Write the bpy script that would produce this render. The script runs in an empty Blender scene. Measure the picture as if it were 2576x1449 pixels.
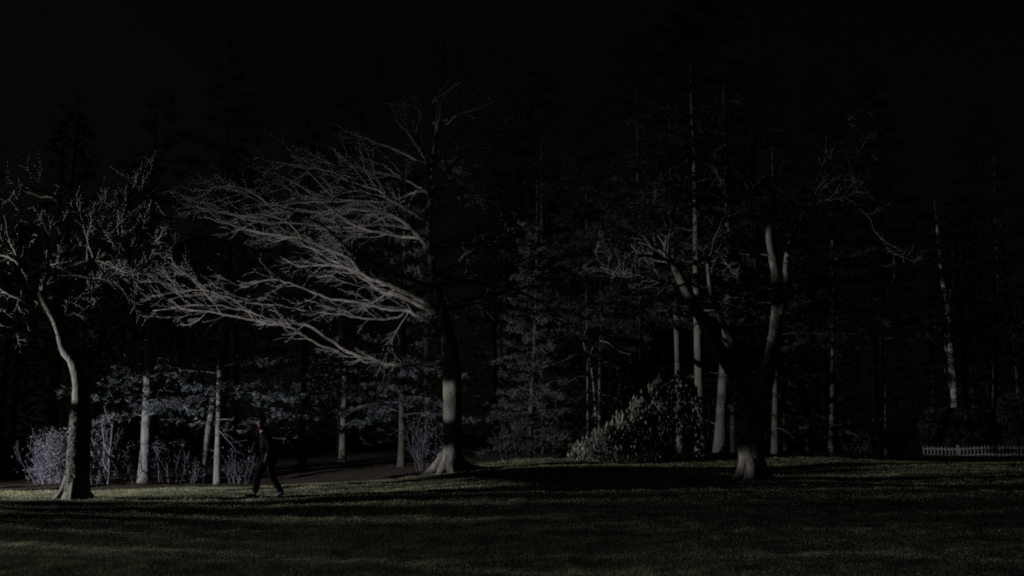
import bpy, math, random
import numpy as np
from mathutils import Vector, Matrix

# ------------------------------------------------------------------ camera, sky, light, exposure
sc = bpy.context.scene
COL = sc.collection
F = 2528.0                      # focal length in pixels of a 2576 px wide frame
PITCH = math.atan(368.5 / F)
CAM_H = 1.5
cam = bpy.data.cameras.new('camera'); cam_o = bpy.data.objects.new('camera', cam); COL.objects.link(cam_o)
cam.sensor_width = 36.0; cam.lens = 36.0 * F / 2576.0; cam.clip_end = 3000; cam.clip_start = 0.1
cam_o.location = (0, 0, CAM_H); cam_o.rotation_euler = (math.pi / 2 + PITCH, 0, 0)
sc.camera = cam_o

EXPOSURE = -3.0
w = bpy.data.worlds.new('World'); sc.world = w; w.use_nodes = True
nt = w.node_tree; nt.nodes.clear()
sky = nt.nodes.new('ShaderNodeTexSky'); sky.sky_type = 'NISHITA'; sky.sun_disc = False
SUN_EL, SUN_AZ = math.radians(24), math.radians(-68)
sky.sun_elevation = SUN_EL; sky.sun_rotation = SUN_AZ
hsv = nt.nodes.new('ShaderNodeHueSaturation'); hsv.inputs['Saturation'].default_value = 0.16
tint = nt.nodes.new('ShaderNodeMix'); tint.data_type = 'RGBA'; tint.blend_type = 'MULTIPLY'
tint.inputs[0].default_value = 1.0; tint.inputs[7].default_value = (0.97, 1.0, 0.84, 1)
bg = nt.nodes.new('ShaderNodeBackground'); bg.inputs['Strength'].default_value = 0.0025
out = nt.nodes.new('ShaderNodeOutputWorld')
nt.links.new(sky.outputs[0], hsv.inputs['Color']); nt.links.new(hsv.outputs[0], tint.inputs[6])
nt.links.new(tint.outputs[2], bg.inputs['Color']); nt.links.new(bg.outputs[0], out.inputs['Surface'])

def sun_lamp(strength):         # faint moonlight from the same side as the lamps
    l = bpy.data.lights.new('moon', 'SUN'); l.energy = strength; l.angle = math.radians(0.5); l.color = (0.9, 0.95, 1.0)
    o = bpy.data.objects.new('moon', l); COL.objects.link(o)
    d = Vector((math.sin(SUN_AZ) * math.cos(SUN_EL), math.cos(SUN_AZ) * math.cos(SUN_EL), math.sin(SUN_EL)))
    o.rotation_euler = (-d).to_track_quat('-Z', 'Y').to_euler()
sun_lamp(0.02)

def spot(name, loc, target, energy, angle, blend, radius, color):
    l = bpy.data.lights.new(name, 'SPOT'); l.energy = energy; l.spot_size = math.radians(angle)
    l.spot_blend = blend; l.shadow_soft_size = radius; l.color = color
    o = bpy.data.objects.new(name, l); COL.objects.link(o); o.location = loc
    o.rotation_euler = (Vector(target) - Vector(loc)).to_track_quat('-Z', 'Y').to_euler()
    return o
FLOOD = Vector((-27.0, 21.0, 3.0))      # ground floodlight of the park, left of the picture
spot('flood_light', FLOOD, (-4.5, 28.5, 3.0), 310000, 104, 0.38, 0.055, (0.985, 0.96, 0.96))
STREET = Vector((-15.5, 3.0, 6.2))      # street lamp by the road, behind and left of the camera
spot('street_light', STREET, (-7.0, 8.0, 0.0), 15000, 70, 1.0, 0.12, (0.97, 1.0, 0.98))

sc.view_settings.view_transform = 'Standard'; sc.view_settings.look = 'None'
sc.view_settings.gamma = 1.0; sc.view_settings.use_curve_mapping = False
sc.view_settings.exposure = EXPOSURE
sc.cycles.use_adaptive_sampling = False
sc.cycles.use_denoising = False
sc.cycles.filter_width = 2.0
sc.cycles.max_bounces = 4; sc.cycles.diffuse_bounces = 2; sc.cycles.glossy_bounces = 2

# ------------------------------------------------------------------ helpers
def P(u, v, D):
    """point at world depth D under pixel (u, v) of the 2576 x 1449 frame"""
    du, dv = u - 1288.0, v - 724.5
    t = D / (F * math.cos(PITCH) + dv * math.sin(PITCH))
    return Vector((du * t, D, CAM_H + (F * math.sin(PITCH) - dv * math.cos(PITCH)) * t))

CTRL = [P(188, 1256, 23), P(707, 1256, 23), P(430, 1254, 23), P(950, 1247, 24), P(1200, 1229, 24.5), P(1450, 1211, 25.5), P(1700, 1206, 26.5), P(362, 1217, 38), P(548, 1217, 38),
        P(1125, 1188, 32), P(1330, 1157, 37), P(1600, 1158, 36), P(1890, 1208, 27), P(1815, 1139, 40),
        P(1757, 1146, 38), P(2100, 1152, 45), P(2330, 1147, 60), P(2560, 1148, 60), P(2400, 1196, 29),
        P(950, 1208, 34), P(750, 1214, 37),
        Vector((0, -10, 0)), Vector((-10, 4, 0)), Vector((10, 4, 0)), Vector((0, 10, 0)), Vector((-7, 14, 0)), Vector((7, 14, 0.05)),
        Vector((1, 18, 0.04)), Vector((-27, 19, 0)), Vector((-24, 38, -0.2)), Vector((25, 12, 0)), Vector((25, 30, 0.3)),
        Vector((-50, 60, 0)), Vector((0, 62, 0.6)), Vector((60, 80, 0.3)), Vector((-80, -20, 0)), Vector((80, -20, 0)),
        Vector((0, 130, 1)), Vector((-120, 130, 0)), Vector((120, 130, 0))]
_cx = np.array([[c.x, c.y] for c in CTRL]); _cz = np.array([c.z for c in CTRL])
def _tps(r2): return np.where(r2 > 1e-9, 0.5 * r2 * np.log(np.maximum(r2, 1e-9)), 0.0)
_n = len(CTRL)
_A = np.zeros((_n + 3, _n + 3)); _A[:_n, :_n] = _tps(((_cx[:, None] - _cx[None]) ** 2).sum(-1)) + np.eye(_n) * 0.4
_A[:_n, _n] = 1; _A[:_n, _n + 1:] = _cx; _A[_n, :_n] = 1; _A[_n + 1:, :_n] = _cx.T
_W = np.linalg.solve(_A, np.concatenate([_cz, [0, 0, 0]]))
_rs = np.random.RandomState(5)
_waves = [(2 * math.pi / L * math.cos(a), 2 * math.pi / L * math.sin(a), p, h)
          for L, h in ((9, .035), (6.3, .03), (4.1, .014), (2.9, .011), (2.1, .011), (1.5, .011), (1.05, .011), (.8, .009), (.6, .008), (.43, .006))
          for a, p in ((_rs.uniform(0, 3.14), _rs.uniform(0, 6.28)), (_rs.uniform(0, 3.14), _rs.uniform(0, 6.28)))]
def height(x, y, rough=True):
    x = np.atleast_1d(np.asarray(x, float)); y = np.atleast_1d(np.asarray(y, float))
    z = np.empty_like(x)
    for s in range(0, len(x), 60000):
        xs, ys = np.clip(x[s:s + 60000], -110, 110), np.clip(y[s:s + 60000], -30, 125)
        r2 = (xs[:, None] - _cx[None, :, 0]) ** 2 + (ys[:, None] - _cx[None, :, 1]) ** 2
        zz = _tps(r2) @ _W[:_n] + _W[_n] + _W[_n + 1] * xs + _W[_n + 2] * ys
        if rough:
            for a, b, p, h in _waves: zz = zz + h * 0.55 * np.sin(a * x[s:s + 60000] + b * y[s:s + 60000] + p)
        z[s:s + 60000] = zz
    return z
def gz(x, y): return float(height(x, y)[0])
def ground_at(u, D):
    x = P(u, 1200, D).x
    return Vector((x, D, gz(x, D)))

class MB:
    def __init__(s): s.v = []; s.f = []
    def tube(s, pts, rad, n=6, cap=True, lumps=0.0, rng=None):
        if len(pts) < 2: return
        b = len(s.v); tn = (pts[1] - pts[0]).normalized()
        ref = Vector((0, 0, 1)) if abs(tn.z) < 0.9 else Vector((1, 0, 0))
        u = tn.cross(ref).normalized()
        N = len(pts)
        cs = [(math.cos(2 * math.pi * k / n), math.sin(2 * math.pi * k / n)) for k in range(n)]
        ph = rng.uniform(0, 6.28) if rng else 0
        for i, p in enumerate(pts):
            if i < N - 1: tn = (pts[i + 1] - p).normalized() if i == 0 else (pts[i + 1] - pts[i - 1]).normalized()
            else: tn = (p - pts[i - 1]).normalized()
            u = (u - tn * u.dot(tn))
            u = u.normalized() if u.length > 1e-6 else tn.orthogonal().normalized()
            w_ = tn.cross(u); r = rad[i]
            for k, (c, q) in enumerate(cs):
                rr = r
                if lumps: rr = r * (1 + lumps * (math.sin(3 * 2 * math.pi * k / n + ph + i * .23) * .6 + rng.uniform(-.5, .5)))
                s.v.append(p + u * (c * rr) + w_ * (q * rr))
            if i:
                a0 = b + (i - 1) * n; a1 = b + i * n
                for k in range(n):
                    k2 = (k + 1) % n
                    s.f.append((a0 + k, a0 + k2, a1 + k2, a1 + k))
        if cap:
            s.f.append(tuple(range(b + (N - 1) * n, b + N * n))); s.f.append(tuple(range(b + n - 1, b - 1, -1)))
    def box(s, c, sz, rot=None):
        b = len(s.v)
        for dx in (-.5, .5):
            for dy in (-.5, .5):
                for dz in (-.5, .5):
                    q = Vector((dx * sz[0], dy * sz[1], dz * sz[2]))
                    if rot: q = rot @ q
                    s.v.append(Vector(c) + q)
        for f in ((0, 1, 3, 2), (4, 6, 7, 5), (0, 4, 5, 1), (2, 3, 7, 6), (0, 2, 6, 4), (1, 5, 7, 3)): s.f.append(tuple(b + i for i in f))
    def tri(s, a, b_, c):
        b = len(s.v); s.v += [a, b_, c]; s.f.append((b, b + 1, b + 2))
    def quad(s, a, b_, c, d):
        b = len(s.v); s.v += [a, b_, c, d]; s.f.append((b, b + 1, b + 2, b + 3))
    def mesh(s, name, m, origin=(0, 0, 0), smooth=True):
        me = bpy.data.meshes.new(name); o = Vector(origin)
        me.from_pydata([tuple(q - o) for q in s.v], [], s.f)
        me.materials.append(m)
        if smooth: me.polygons.foreach_set('use_smooth', [True] * len(me.polygons))
        me.update(); return me
    def build(s, name, m, parent=None, origin=(0, 0, 0), smooth=True):
        return link(name, s.mesh(name, m, origin, smooth), parent)

def link(name, me, parent=None):
    o = bpy.data.objects.new(name, me); COL.objects.link(o)
    if parent: o.parent = parent
    return o
def tag(o, label=None, cat=None, group=None, kind=None):
    if label: o['label'] = label
    if cat: o['category'] = cat
    if group: o['group'] = group
    if kind: o['kind'] = kind
    return o
def empty(name, loc, label, cat, group=None):
    o = bpy.data.objects.new(name, None); COL.objects.link(o); o.location = loc; o.empty_display_size = .3
    return tag(o, label, cat, group)

def mat(name, c1, c2, scale=4.0, stretch=(1, 1, 1), bump=0.3, bscale=None, rough=0.9, c3=None, c3at=0.62, spec=0.2, dist=0.02, twosided=False, trans=0.0):
    m = bpy.data.materials.new(name); m.use_nodes = True; n = m.node_tree.nodes; L = m.node_tree.links
    b = n['Principled BSDF']; b.inputs['Roughness'].default_value = rough
    b.inputs['Specular IOR Level'].default_value = spec
    tc = n.new('ShaderNodeTexCoord'); mp = n.new('ShaderNodeMapping'); mp.inputs['Scale'].default_value = stretch
    L.new(tc.outputs['Object'], mp.inputs['Vector'])
    no = n.new('ShaderNodeTexNoise'); no.inputs['Scale'].default_value = scale; no.inputs['Detail'].default_value = 6; no.inputs['Roughness'].default_value = .62
    L.new(mp.outputs[0], no.inputs['Vector'])
    cr = n.new('ShaderNodeValToRGB'); cr.color_ramp.elements[0].position = .36; cr.color_ramp.elements[0].color = (*c1, 1)
    cr.color_ramp.elements[1].position = .64; cr.color_ramp.elements[1].color = (*c2, 1)
    L.new(no.outputs['Fac'], cr.inputs[0]); src = cr.outputs[0]
    if c3:
        n2 = n.new('ShaderNodeTexNoise'); n2.inputs['Scale'].default_value = scale * .27; n2.inputs['Detail'].default_value = 4
        L.new(tc.outputs['Object'], n2.inputs['Vector'])
        r2 = n.new('ShaderNodeValToRGB'); r2.color_ramp.elements[0].position = c3at - .06; r2.color_ramp.elements[1].position = c3at + .06
        L.new(n2.outputs['Fac'], r2.inputs[0])
        mx = n.new('ShaderNodeMix'); mx.data_type = 'RGBA'; L.new(r2.outputs[0], mx.inputs[0]); L.new(src, mx.inputs[6]); mx.inputs[7].default_value = (*c3, 1)
        src = mx.outputs[2]
    L.new(src, b.inputs['Base Color'])
    if bump:
        bp = n.new('ShaderNodeBump'); bp.inputs['Strength'].default_value = bump; bp.inputs['Distance'].default_value = dist
        nb = n.new('ShaderNodeTexNoise'); nb.inputs['Scale'].default_value = bscale or scale * 3; nb.inputs['Detail'].default_value = 5
        L.new(mp.outputs[0], nb.inputs['Vector']); L.new(nb.outputs['Fac'], bp.inputs['Height']); L.new(bp.outputs[0], b.inputs['Normal'])
    if trans:
        tr = n.new('ShaderNodeBsdfTranslucent'); L.new(src, tr.inputs['Color'])
        mxs = n.new('ShaderNodeMixShader'); mxs.inputs[0].default_value = trans
        o_ = n['Material Output']; L.new(b.outputs[0], mxs.inputs[1]); L.new(tr.outputs[0], mxs.inputs[2]); L.new(mxs.outputs[0], o_.inputs['Surface'])
    return m

M = {}
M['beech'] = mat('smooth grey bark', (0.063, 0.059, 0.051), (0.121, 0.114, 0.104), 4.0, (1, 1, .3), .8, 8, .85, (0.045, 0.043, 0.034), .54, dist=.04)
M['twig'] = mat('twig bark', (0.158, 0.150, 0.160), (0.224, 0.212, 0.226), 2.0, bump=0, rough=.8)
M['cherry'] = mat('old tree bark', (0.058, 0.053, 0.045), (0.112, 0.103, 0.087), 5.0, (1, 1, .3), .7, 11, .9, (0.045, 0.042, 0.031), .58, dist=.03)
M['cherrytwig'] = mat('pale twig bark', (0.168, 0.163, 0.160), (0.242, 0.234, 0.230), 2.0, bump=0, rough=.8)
M['dark'] = mat('dark rough bark', (.06, .057, .05), (.13, .12, .105), 4.5, (1, 1, .25), .8, 10, .95, (.08, .08, .06), .57, dist=.03)
M['pine'] = mat('flaky pine bark', (0.071, 0.071, 0.075), (0.128, 0.125, 0.134), 6.0, (1, 1, .22), .8, 12, .9, (0.040, 0.040, 0.040), .60, dist=.03)
M['pinetwig'] = mat('dead pine twig', (0.094, 0.094, 0.121), (0.172, 0.172, 0.225), 3.0, bump=0)
M['brush'] = mat('dry brush stem', (0.067, 0.066, 0.083), (0.108, 0.105, 0.133), 3.0, bump=0)
M['dryleaf'] = mat('dry pale leaf', (0.076, 0.076, 0.094), (0.137, 0.137, 0.167), 9.0, bump=0, trans=.25)
M['needle'] = mat('conifer needle', (0.013, 0.018, 0.017), (0.030, 0.038, 0.038), 1.2, bump=0, rough=.6, trans=.15)
M['needle_grey'] = mat('grey blue conifer needle', (0.040, 0.049, 0.054), (0.088, 0.107, 0.116), 1.2, bump=0, rough=.6, trans=.15)
M['needle_pale'] = mat('pale conifer needle', (0.031, 0.040, 0.031), (0.059, 0.074, 0.059), 1.5, bump=0, rough=.6, trans=.15)
M['rhodo'] = mat('leathery leaf', (0.080, 0.092, 0.071), (0.159, 0.171, 0.135), 2.2, bump=0, rough=.42, spec=.5, trans=.12)
M['shade_leaves'] = mat('dark shade leaf', (.010, .014, .009), (.028, .034, .022), 3.0, bump=0, rough=.7)  # leaf colour kept dark to stand in for shade on the trunk
M['far'] = mat('far wood leaf', (.012, .017, .012), (.03, .038, .028), .6, bump=0, rough=.8)
M['white'] = mat('old white paint', (0.258, 0.258, 0.278), (0.357, 0.357, 0.387), 8.0, bump=.1)
M['metal'] = mat('grey lamp metal', (.10, .10, .10), (.14, .14, .14), 8.0, bump=0, rough=.5)
M['old'] = mat('dark furrowed bark', (0.043, 0.041, 0.035), (0.133, 0.124, 0.107), 7.0, (1, 1, .28), 1.0, 9, .95, (0.031, 0.029, 0.024), .55, dist=.06)
M['dim'] = mat('blackish rough bark', (.022, .022, .019), (.055, .052, .046), 4.5, (1, 1, .25), .8, 10, .95)
M['mid'] = mat('mid grey pine bark', (0.048, 0.048, 0.046), (0.096, 0.096, 0.091), 6.0, (1, 1, .22), .8, 12, .9, (0.035, 0.035, 0.032), .58, dist=.03)
M['birch'] = mat('white birch bark', (0.351, 0.334, 0.351), (0.551, 0.526, 0.551), 3.0, (.6, .6, 2.2), .3, 9, .8, (0.040, 0.038, 0.038), .60)
def flat(name, c, rough=.9, emit=0, spec=.02):
    m = mat(name, tuple(q * .82 for q in c), c, 14.0, bump=.15, rough=rough, spec=spec)
    if emit:
        b = m.node_tree.nodes['Principled BSDF']; b.inputs['Emission Color'].default_value = (*c, 1); b.inputs['Emission Strength'].default_value = emit
    return m
M['skin'] = flat('skin', (.15, .115, .09), .6); M['hair'] = flat('grey hair', (.13, .128, .12)); M['coat'] = flat('black coat', (.006, .006, .007))
M['trouser'] = flat('dark trousers', (.004, .004, .005)); M['shoe'] = flat('black shoe', (.004, .004, .004), .5); M['scarf'] = flat('red scarf', (.012, .005, .005))
M['shirt'] = flat('pale collar cloth', (.30, .31, .34)); M['lens'] = flat('lamp glass', (1, .96, .9), .3, 20)

def ground_mat():
    m = bpy.data.materials.new('lawn and leaf litter'); m.use_nodes = True; n = m.node_tree.nodes; L = m.node_tree.links
    b = n['Principled BSDF']; b.inputs['Roughness'].default_value = .95; b.inputs['Specular IOR Level'].default_value = .1
    geo = n.new('ShaderNodeNewGeometry')
    def noise(s, d=5):
        q = n.new('ShaderNodeTexNoise'); q.inputs['Scale'].default_value = s; q.inputs['Detail'].default_value = d; L.new(geo.outputs['Position'], q.inputs['Vector']); return q
    def ramp(src, a, ca, b_, cb):
        r = n.new('ShaderNodeValToRGB'); r.color_ramp.elements[0].position = a; r.color_ramp.elements[0].color = ca
        r.color_ramp.elements[1].position = b_; r.color_ramp.elements[1].color = cb; L.new(src, r.inputs[0]); return r
    g = ramp(noise(1.3).outputs['Fac'], .35, (.040, .046, .028, 1), .66, (.095, .102, .066, 1))
    l = ramp(noise(6).outputs['Fac'], .35, (.022, .018, .014, 1), .68, (.062, .050, .040, 1))
    sx = n.new('ShaderNodeSeparateXYZ'); L.new(geo.outputs['Position'], sx.inputs[0])
    # the mown lawn ends where the wood begins (a line that bends with the wood's edge)
    att = n.new('ShaderNodeAttribute'); att.attribute_name = 'wood'
    ad = n.new('ShaderNodeMath'); ad.operation = 'ADD'; nn = noise(.9); L.new(nn.outputs['Fac'], ad.inputs[0]); L.new(att.outputs['Fac'], ad.inputs[1])
    r = ramp(ad.outputs[0], .88, (0, 0, 0, 1), 1.12, (1, 1, 1, 1))
    mx = n.new('ShaderNodeMix'); mx.data_type = 'RGBA'; L.new(r.outputs[0], mx.inputs[0]); L.new(g.outputs[0], mx.inputs[6]); L.new(l.outputs[0], mx.inputs[7])
    L.new(mx.outputs[2], b.inputs['Base Color'])
    bp = n.new('ShaderNodeBump'); bp.inputs['Strength'].default_value = .8; bp.inputs['Distance'].default_value = .05
    nb = noise(9, 6); L.new(nb.outputs['Fac'], bp.inputs['Height']); L.new(bp.outputs[0], b.inputs['Normal'])
    return m

# ------------------------------------------------------------------ ground
def wood_edge(x):      # depth at which the lawn gives way to the wood, by world x
    return np.interp(x, [-60, -18, -12, -6, -2, 1, 4, 8, 14, 22, 40, 90], [33, 33.5, 34, 34, 34.5, 37.5, 35.5, 36, 42, 56, 70, 80])
def axis(lo, hi, fine_lo, fine_hi, step, coarse):
    a = list(np.arange(fine_lo, fine_hi, step)); x = fine_lo; s = step
    while x > lo: s *= coarse; x -= s; a.append(x)
    x = fine_hi; s = step
    while x < hi: s *= coarse; x += s; a.append(x)
    return np.array(sorted(a))
xs = axis(-1500, 1500, -30, 36, .28, 1.16); ys = axis(-1000, 1800, 4, 46, .28, 1.16)
X, Y = np.meshgrid(xs, ys); Z = height(X.ravel(), Y.ravel())
me = bpy.data.meshes.new('ground'); nx, ny = len(xs), len(ys)
co = np.stack([X.ravel(), Y.ravel(), Z], 1)
idx = np.arange(nx * ny).reshape(ny, nx)
fc = np.stack([idx[:-1, :-1], idx[:-1, 1:], idx[1:, 1:], idx[1:, :-1]], -1).reshape(-1, 4)
me.from_pydata(co.tolist(), [], fc.tolist()); me.polygons.foreach_set('use_smooth', [True] * len(me.polygons))
a = me.attributes.new('wood', 'FLOAT', 'POINT'); wv = np.clip((Y.ravel() - wood_edge(X.ravel())) / 3.0 + .5, -.4, 1.2); a.data.foreach_set('value', wv)
me.materials.append(ground_mat()); tag(link('ground', me), kind='structure')

# ------------------------------------------------------------------ grass
def grass(n, seed):
    r = np.random.RandomState(seed)
    D = 7.5 * (38.0 / 7.5) ** r.rand(n) ** 1.0
    x = (r.rand(n) * 2 - 1) * (D * .56 + 2.5)
    keep = D < wood_edge(x) + r.randn(n) * .4
    # tufts: clumpy density
    cl = np.sin(x * 2.3 + np.sin(D * 1.7) * 1.5) * np.sin(D * 2.9 + np.sin(x * 1.3) * 2)
    keep &= r.rand(n) < (.62 + .38 * cl)
    D, x, cl = D[keep], x[keep], cl[keep]; n = len(D); z = height(x, D)
    h = (.022 + .020 * r.rand(n) + .012 * np.maximum(cl, 0)) * (.8 + D * .012) ; wd = .0022 * (.7 + D * .085)
    az = r.rand(n) * 6.283; ln = r.rand(n) * .9
    dx, dy = np.cos(az), np.sin(az); la = r.rand(n) * 6.283
    v = np.empty((n, 3, 3))
    v[:, 0] = np.stack([x - dx * wd, D - dy * wd, z - .006], 1); v[:, 1] = np.stack([x + dx * wd, D + dy * wd, z - .006], 1)
    v[:, 2] = np.stack([x + np.cos(la) * h * ln, D + np.sin(la) * h * ln, z + h], 1)
    me = bpy.data.meshes.new('grass'); me.vertices.add(3 * n); me.loops.add(3 * n); me.polygons.add(n)
    me.vertices.foreach_set('co', v.ravel()); me.loops.foreach_set('vertex_index', np.arange(3 * n, dtype=np.int32))
    me.polygons.foreach_set('loop_start', np.arange(0, 3 * n, 3, dtype=np.int32)); me.update(calc_edges=True)
    me.materials.append(mat('grass blade', (.055, .064, .034), (.235, .245, .150), 1.6, bump=0, rough=.7, trans=.3, c3=(.17, .16, .11), c3at=.6))
    tag(link('grass', me), 'short dull green lawn grass sloping up to the wood', 'grass', kind='stuff')
grass(900000, 3)

def fallen_leaves():
    r = random.Random(31); m = MB()
    for k in range(900):
        D = 8.5 * (3.4 ** r.random()); x = r.uniform(-1, 1) * (D * .56 + 1); z = gz(x, D) + r.uniform(.025, .045); q = Vector((x, D, z)); s_ = r.uniform(.015, .032)
        a = r.uniform(0, 6.28); u = Vector((math.cos(a), math.sin(a), r.uniform(-.3, .3))) * s_; v_ = Vector((-math.sin(a), math.cos(a), r.uniform(-.4, .4))) * s_ * .6
        m.quad(q - u, q + v_, q + u, q - v_)
    tag(m.build('fallen_leaves', mat('fallen leaf', (.12, .085, .045), (.30, .24, .15), 30, bump=0), smooth=False), 'small dry fallen leaves scattered over the lawn', 'leaves', kind='stuff')
fallen_leaves()

# ------------------------------------------------------------------ branching
def smooth(pts, k=4):
    out = []
    for i in range(len(pts) - 1):
        p0 = pts[max(i - 1, 0)]; p1 = pts[i]; p2 = pts[i + 1]; p3 = pts[min(i + 2, len(pts) - 1)]
        for j in range(k):
            t = j / k
            out.append(0.5 * ((2 * p1) + (p2 - p0) * t + (2 * p0 - 5 * p1 + 4 * p2 - p3) * t * t + (3 * p1 - p0 - 3 * p2 + p3) * t ** 3))
    out.append(pts[-1]); return out
def rvec(rng):
    while True:
        q = Vector((rng.uniform(-1, 1), rng.uniform(-1, 1), rng.uniform(-1, 1)))
        if .05 < q.length < 1: return q.normalized()
RMIN = .0044
def twig(mb, p, d, length, r, depth, rng, st):
    """one shoot and its side shoots; st: jitter, bias vector, spacing, ratio, spread"""
    n = max(3, min(8, int(length / st['seg']) + 2)); step = length / n
    pts = [p]; q = p; dd = d
    for i in range(n):
        dd = (dd + rvec(rng) * st['jit'] + st['bias'] * st['bw']).normalized()
        q = q + dd * step; pts.append(q)
    rad = [max(RMIN * .7, r * (1 - .8 * i / n)) for i in range(n + 1)]
    mb.tube(pts, rad, 4 if r > .012 else 3, cap=False)
    if depth <= 0: return
    shoots(mb, pts, r, depth, rng, st)
def shoots(mb, pts, r, depth, rng, st, t0=.18, density=1.0, lenscale=None):
    L = sum((pts[i + 1] - pts[i]).length for i in range(len(pts) - 1))
    ls = lenscale or L
    cnt = max(2, int(L / st['space'][depth] * density))
    if depth < 3: cnt = min(cnt, 10)
    for k in range(cnt):
        t = t0 + (1 - t0) * (k + rng.random()) / cnt
        f = t * (len(pts) - 1); i = min(int(f), len(pts) - 2); q = pts[i].lerp(pts[i + 1], f - i)
        tn = (pts[i + 1] - pts[i]).normalized()
        side = rvec(rng); side = (side - tn * side.dot(tn))
        if side.length < .1: continue
        side.normalize(); ang = math.radians(rng.uniform(*st['spread']))
        d = (tn * math.cos(ang) + side * math.sin(ang)).normalized()
        ln = ls * (.15 + .75 * rng.random() ** 1.8) * (1.05 - .55 * t) * st['ratio']
        ln = min(ln, st['maxlen'][depth])
        twig(mb, q, d, ln, max(RMIN, r * (1 - .6 * t) * .42), depth - 1, rng, st)

class Tree:
    def __init__(s, name, base, label, cat, bark, twigmat, seed, group=None):
        s.root = empty(name, base, label, cat, group); s.base = Vector(base); s.bark = bark; s.tm = twigmat
        s.rng = random.Random(seed); s.tw = MB()
    def trunk(s, pts, rad, n=14, name='trunk', lumps=.06, k=5):
        pp = smooth(pts, k); rr = list(np.interp(np.linspace(0, len(pts) - 1, len(pp)), range(len(pts)), rad))
        m = MB(); m.tube(pp, rr, n, lumps=lumps, rng=s.rng); m.build(name, s.bark, s.root, s.base); return pp
    def limb(s, pts, r0, r1, st, depth=3, density=1.0, wob=.03, lenscale=None, t0=.15, n=7):
        k = 4; pp = smooth(pts, k)
        pp = [q + (rvec(s.rng) * wob if 0 < i < len(pp) - 1 else Vector()) for i, q in enumerate(pp)]
        rr = [max(.006, r0 + (r1 - r0) * (i / (len(pp) - 1)) ** 1.15) for i in range(len(pp))]
        m = MB(); m.tube(pp, rr, n, lumps=.05, rng=s.rng); m.build('limb', s.bark, s.root, s.base)
        shoots(s.tw, pp, (r0 + r1) * .42, depth, s.rng, st, density=density, lenscale=lenscale, t0=t0)
        return pp
    def finish(s):
        if s.tw.f: tag(s.tw.build('twigs', s.tm, s.root, s.base), kind='stuff')
def trace(px, D0, D1):
    n = len(px) - 1
    return [P(u, v, D0 + (D1 - D0) * (i / n)) for i, (u, v) in enumerate(px)]

# ------------------------------------------------------------------ the beech in the middle
SB = dict(jit=.20, bias=Vector((-.9, 0, .12)).normalized(), bw=.07, space={3: .32, 2: .21, 1: .15}, ratio=1.0, spread=(10, 52),
          maxlen={3: 2.6, 2: 1.1, 1: .5}, seg=.16)
DB = 32.0
b0 = ground_at(1132, DB)
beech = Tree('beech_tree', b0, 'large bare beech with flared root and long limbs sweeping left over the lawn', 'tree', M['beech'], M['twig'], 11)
beech.trunk([b0 - Vector((0, 0, .3)), P(1134, 1178, DB), P(1137, 1150, DB), P(1138, 1100, DB), P(1138, 1020, DB), P(1138, 945, DB), P(1134, 880, DB), P(1124, 830, DB), P(1108, 760, DB), P(1094, 700, DB), P(1083, 640, DB), P(1081, 560, DB), P(1085, 480, DB + .3), P(1092, 380, DB + .4), P(1105, 240, DB + .6), P(1120, 90, DB + .8)],
            [.55, .46, .34, .30, .29, .30, .28, .20, .14, .12, .105, .09, .07, .055, .04, .02], 20, lumps=.05)
rng = random.Random(2)
def root_flare(tree, c, dirs, r):
    for (dx, dy, ln, w_) in dirs:
        d = Vector((dx, dy, 0)).normalized(); pts = []
        for t, hz in ((0, .62), (.12, .36), (.3, .17), (.55, .055), (.8, .0), (1, -.05)):
            q = c + d * (r * .6 + ln * t); pts.append(Vector((q.x, q.y, gz(q.x, q.y) + hz)))
        m = MB(); m.tube(smooth(pts, 3), list(np.interp(np.linspace(0, 5, 16), range(6), [w_ * .8, w_, w_ * .95, w_ * .75, w_ * .5, w_ * .2])), 8, lumps=.06, rng=tree.rng)
        m.build('root', tree.bark, tree.root, tree.base)
root_flare(beech, b0, [(-1, -.15, .85, .17), (-.5, -1, .5, .14), (.25, -1, .5, .13), (1, -.4, .6, .12), (1, .3, 1.3, .10), (-.6, .8, .6, .12), (.3, 1, .6, .12)], .34)
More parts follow.
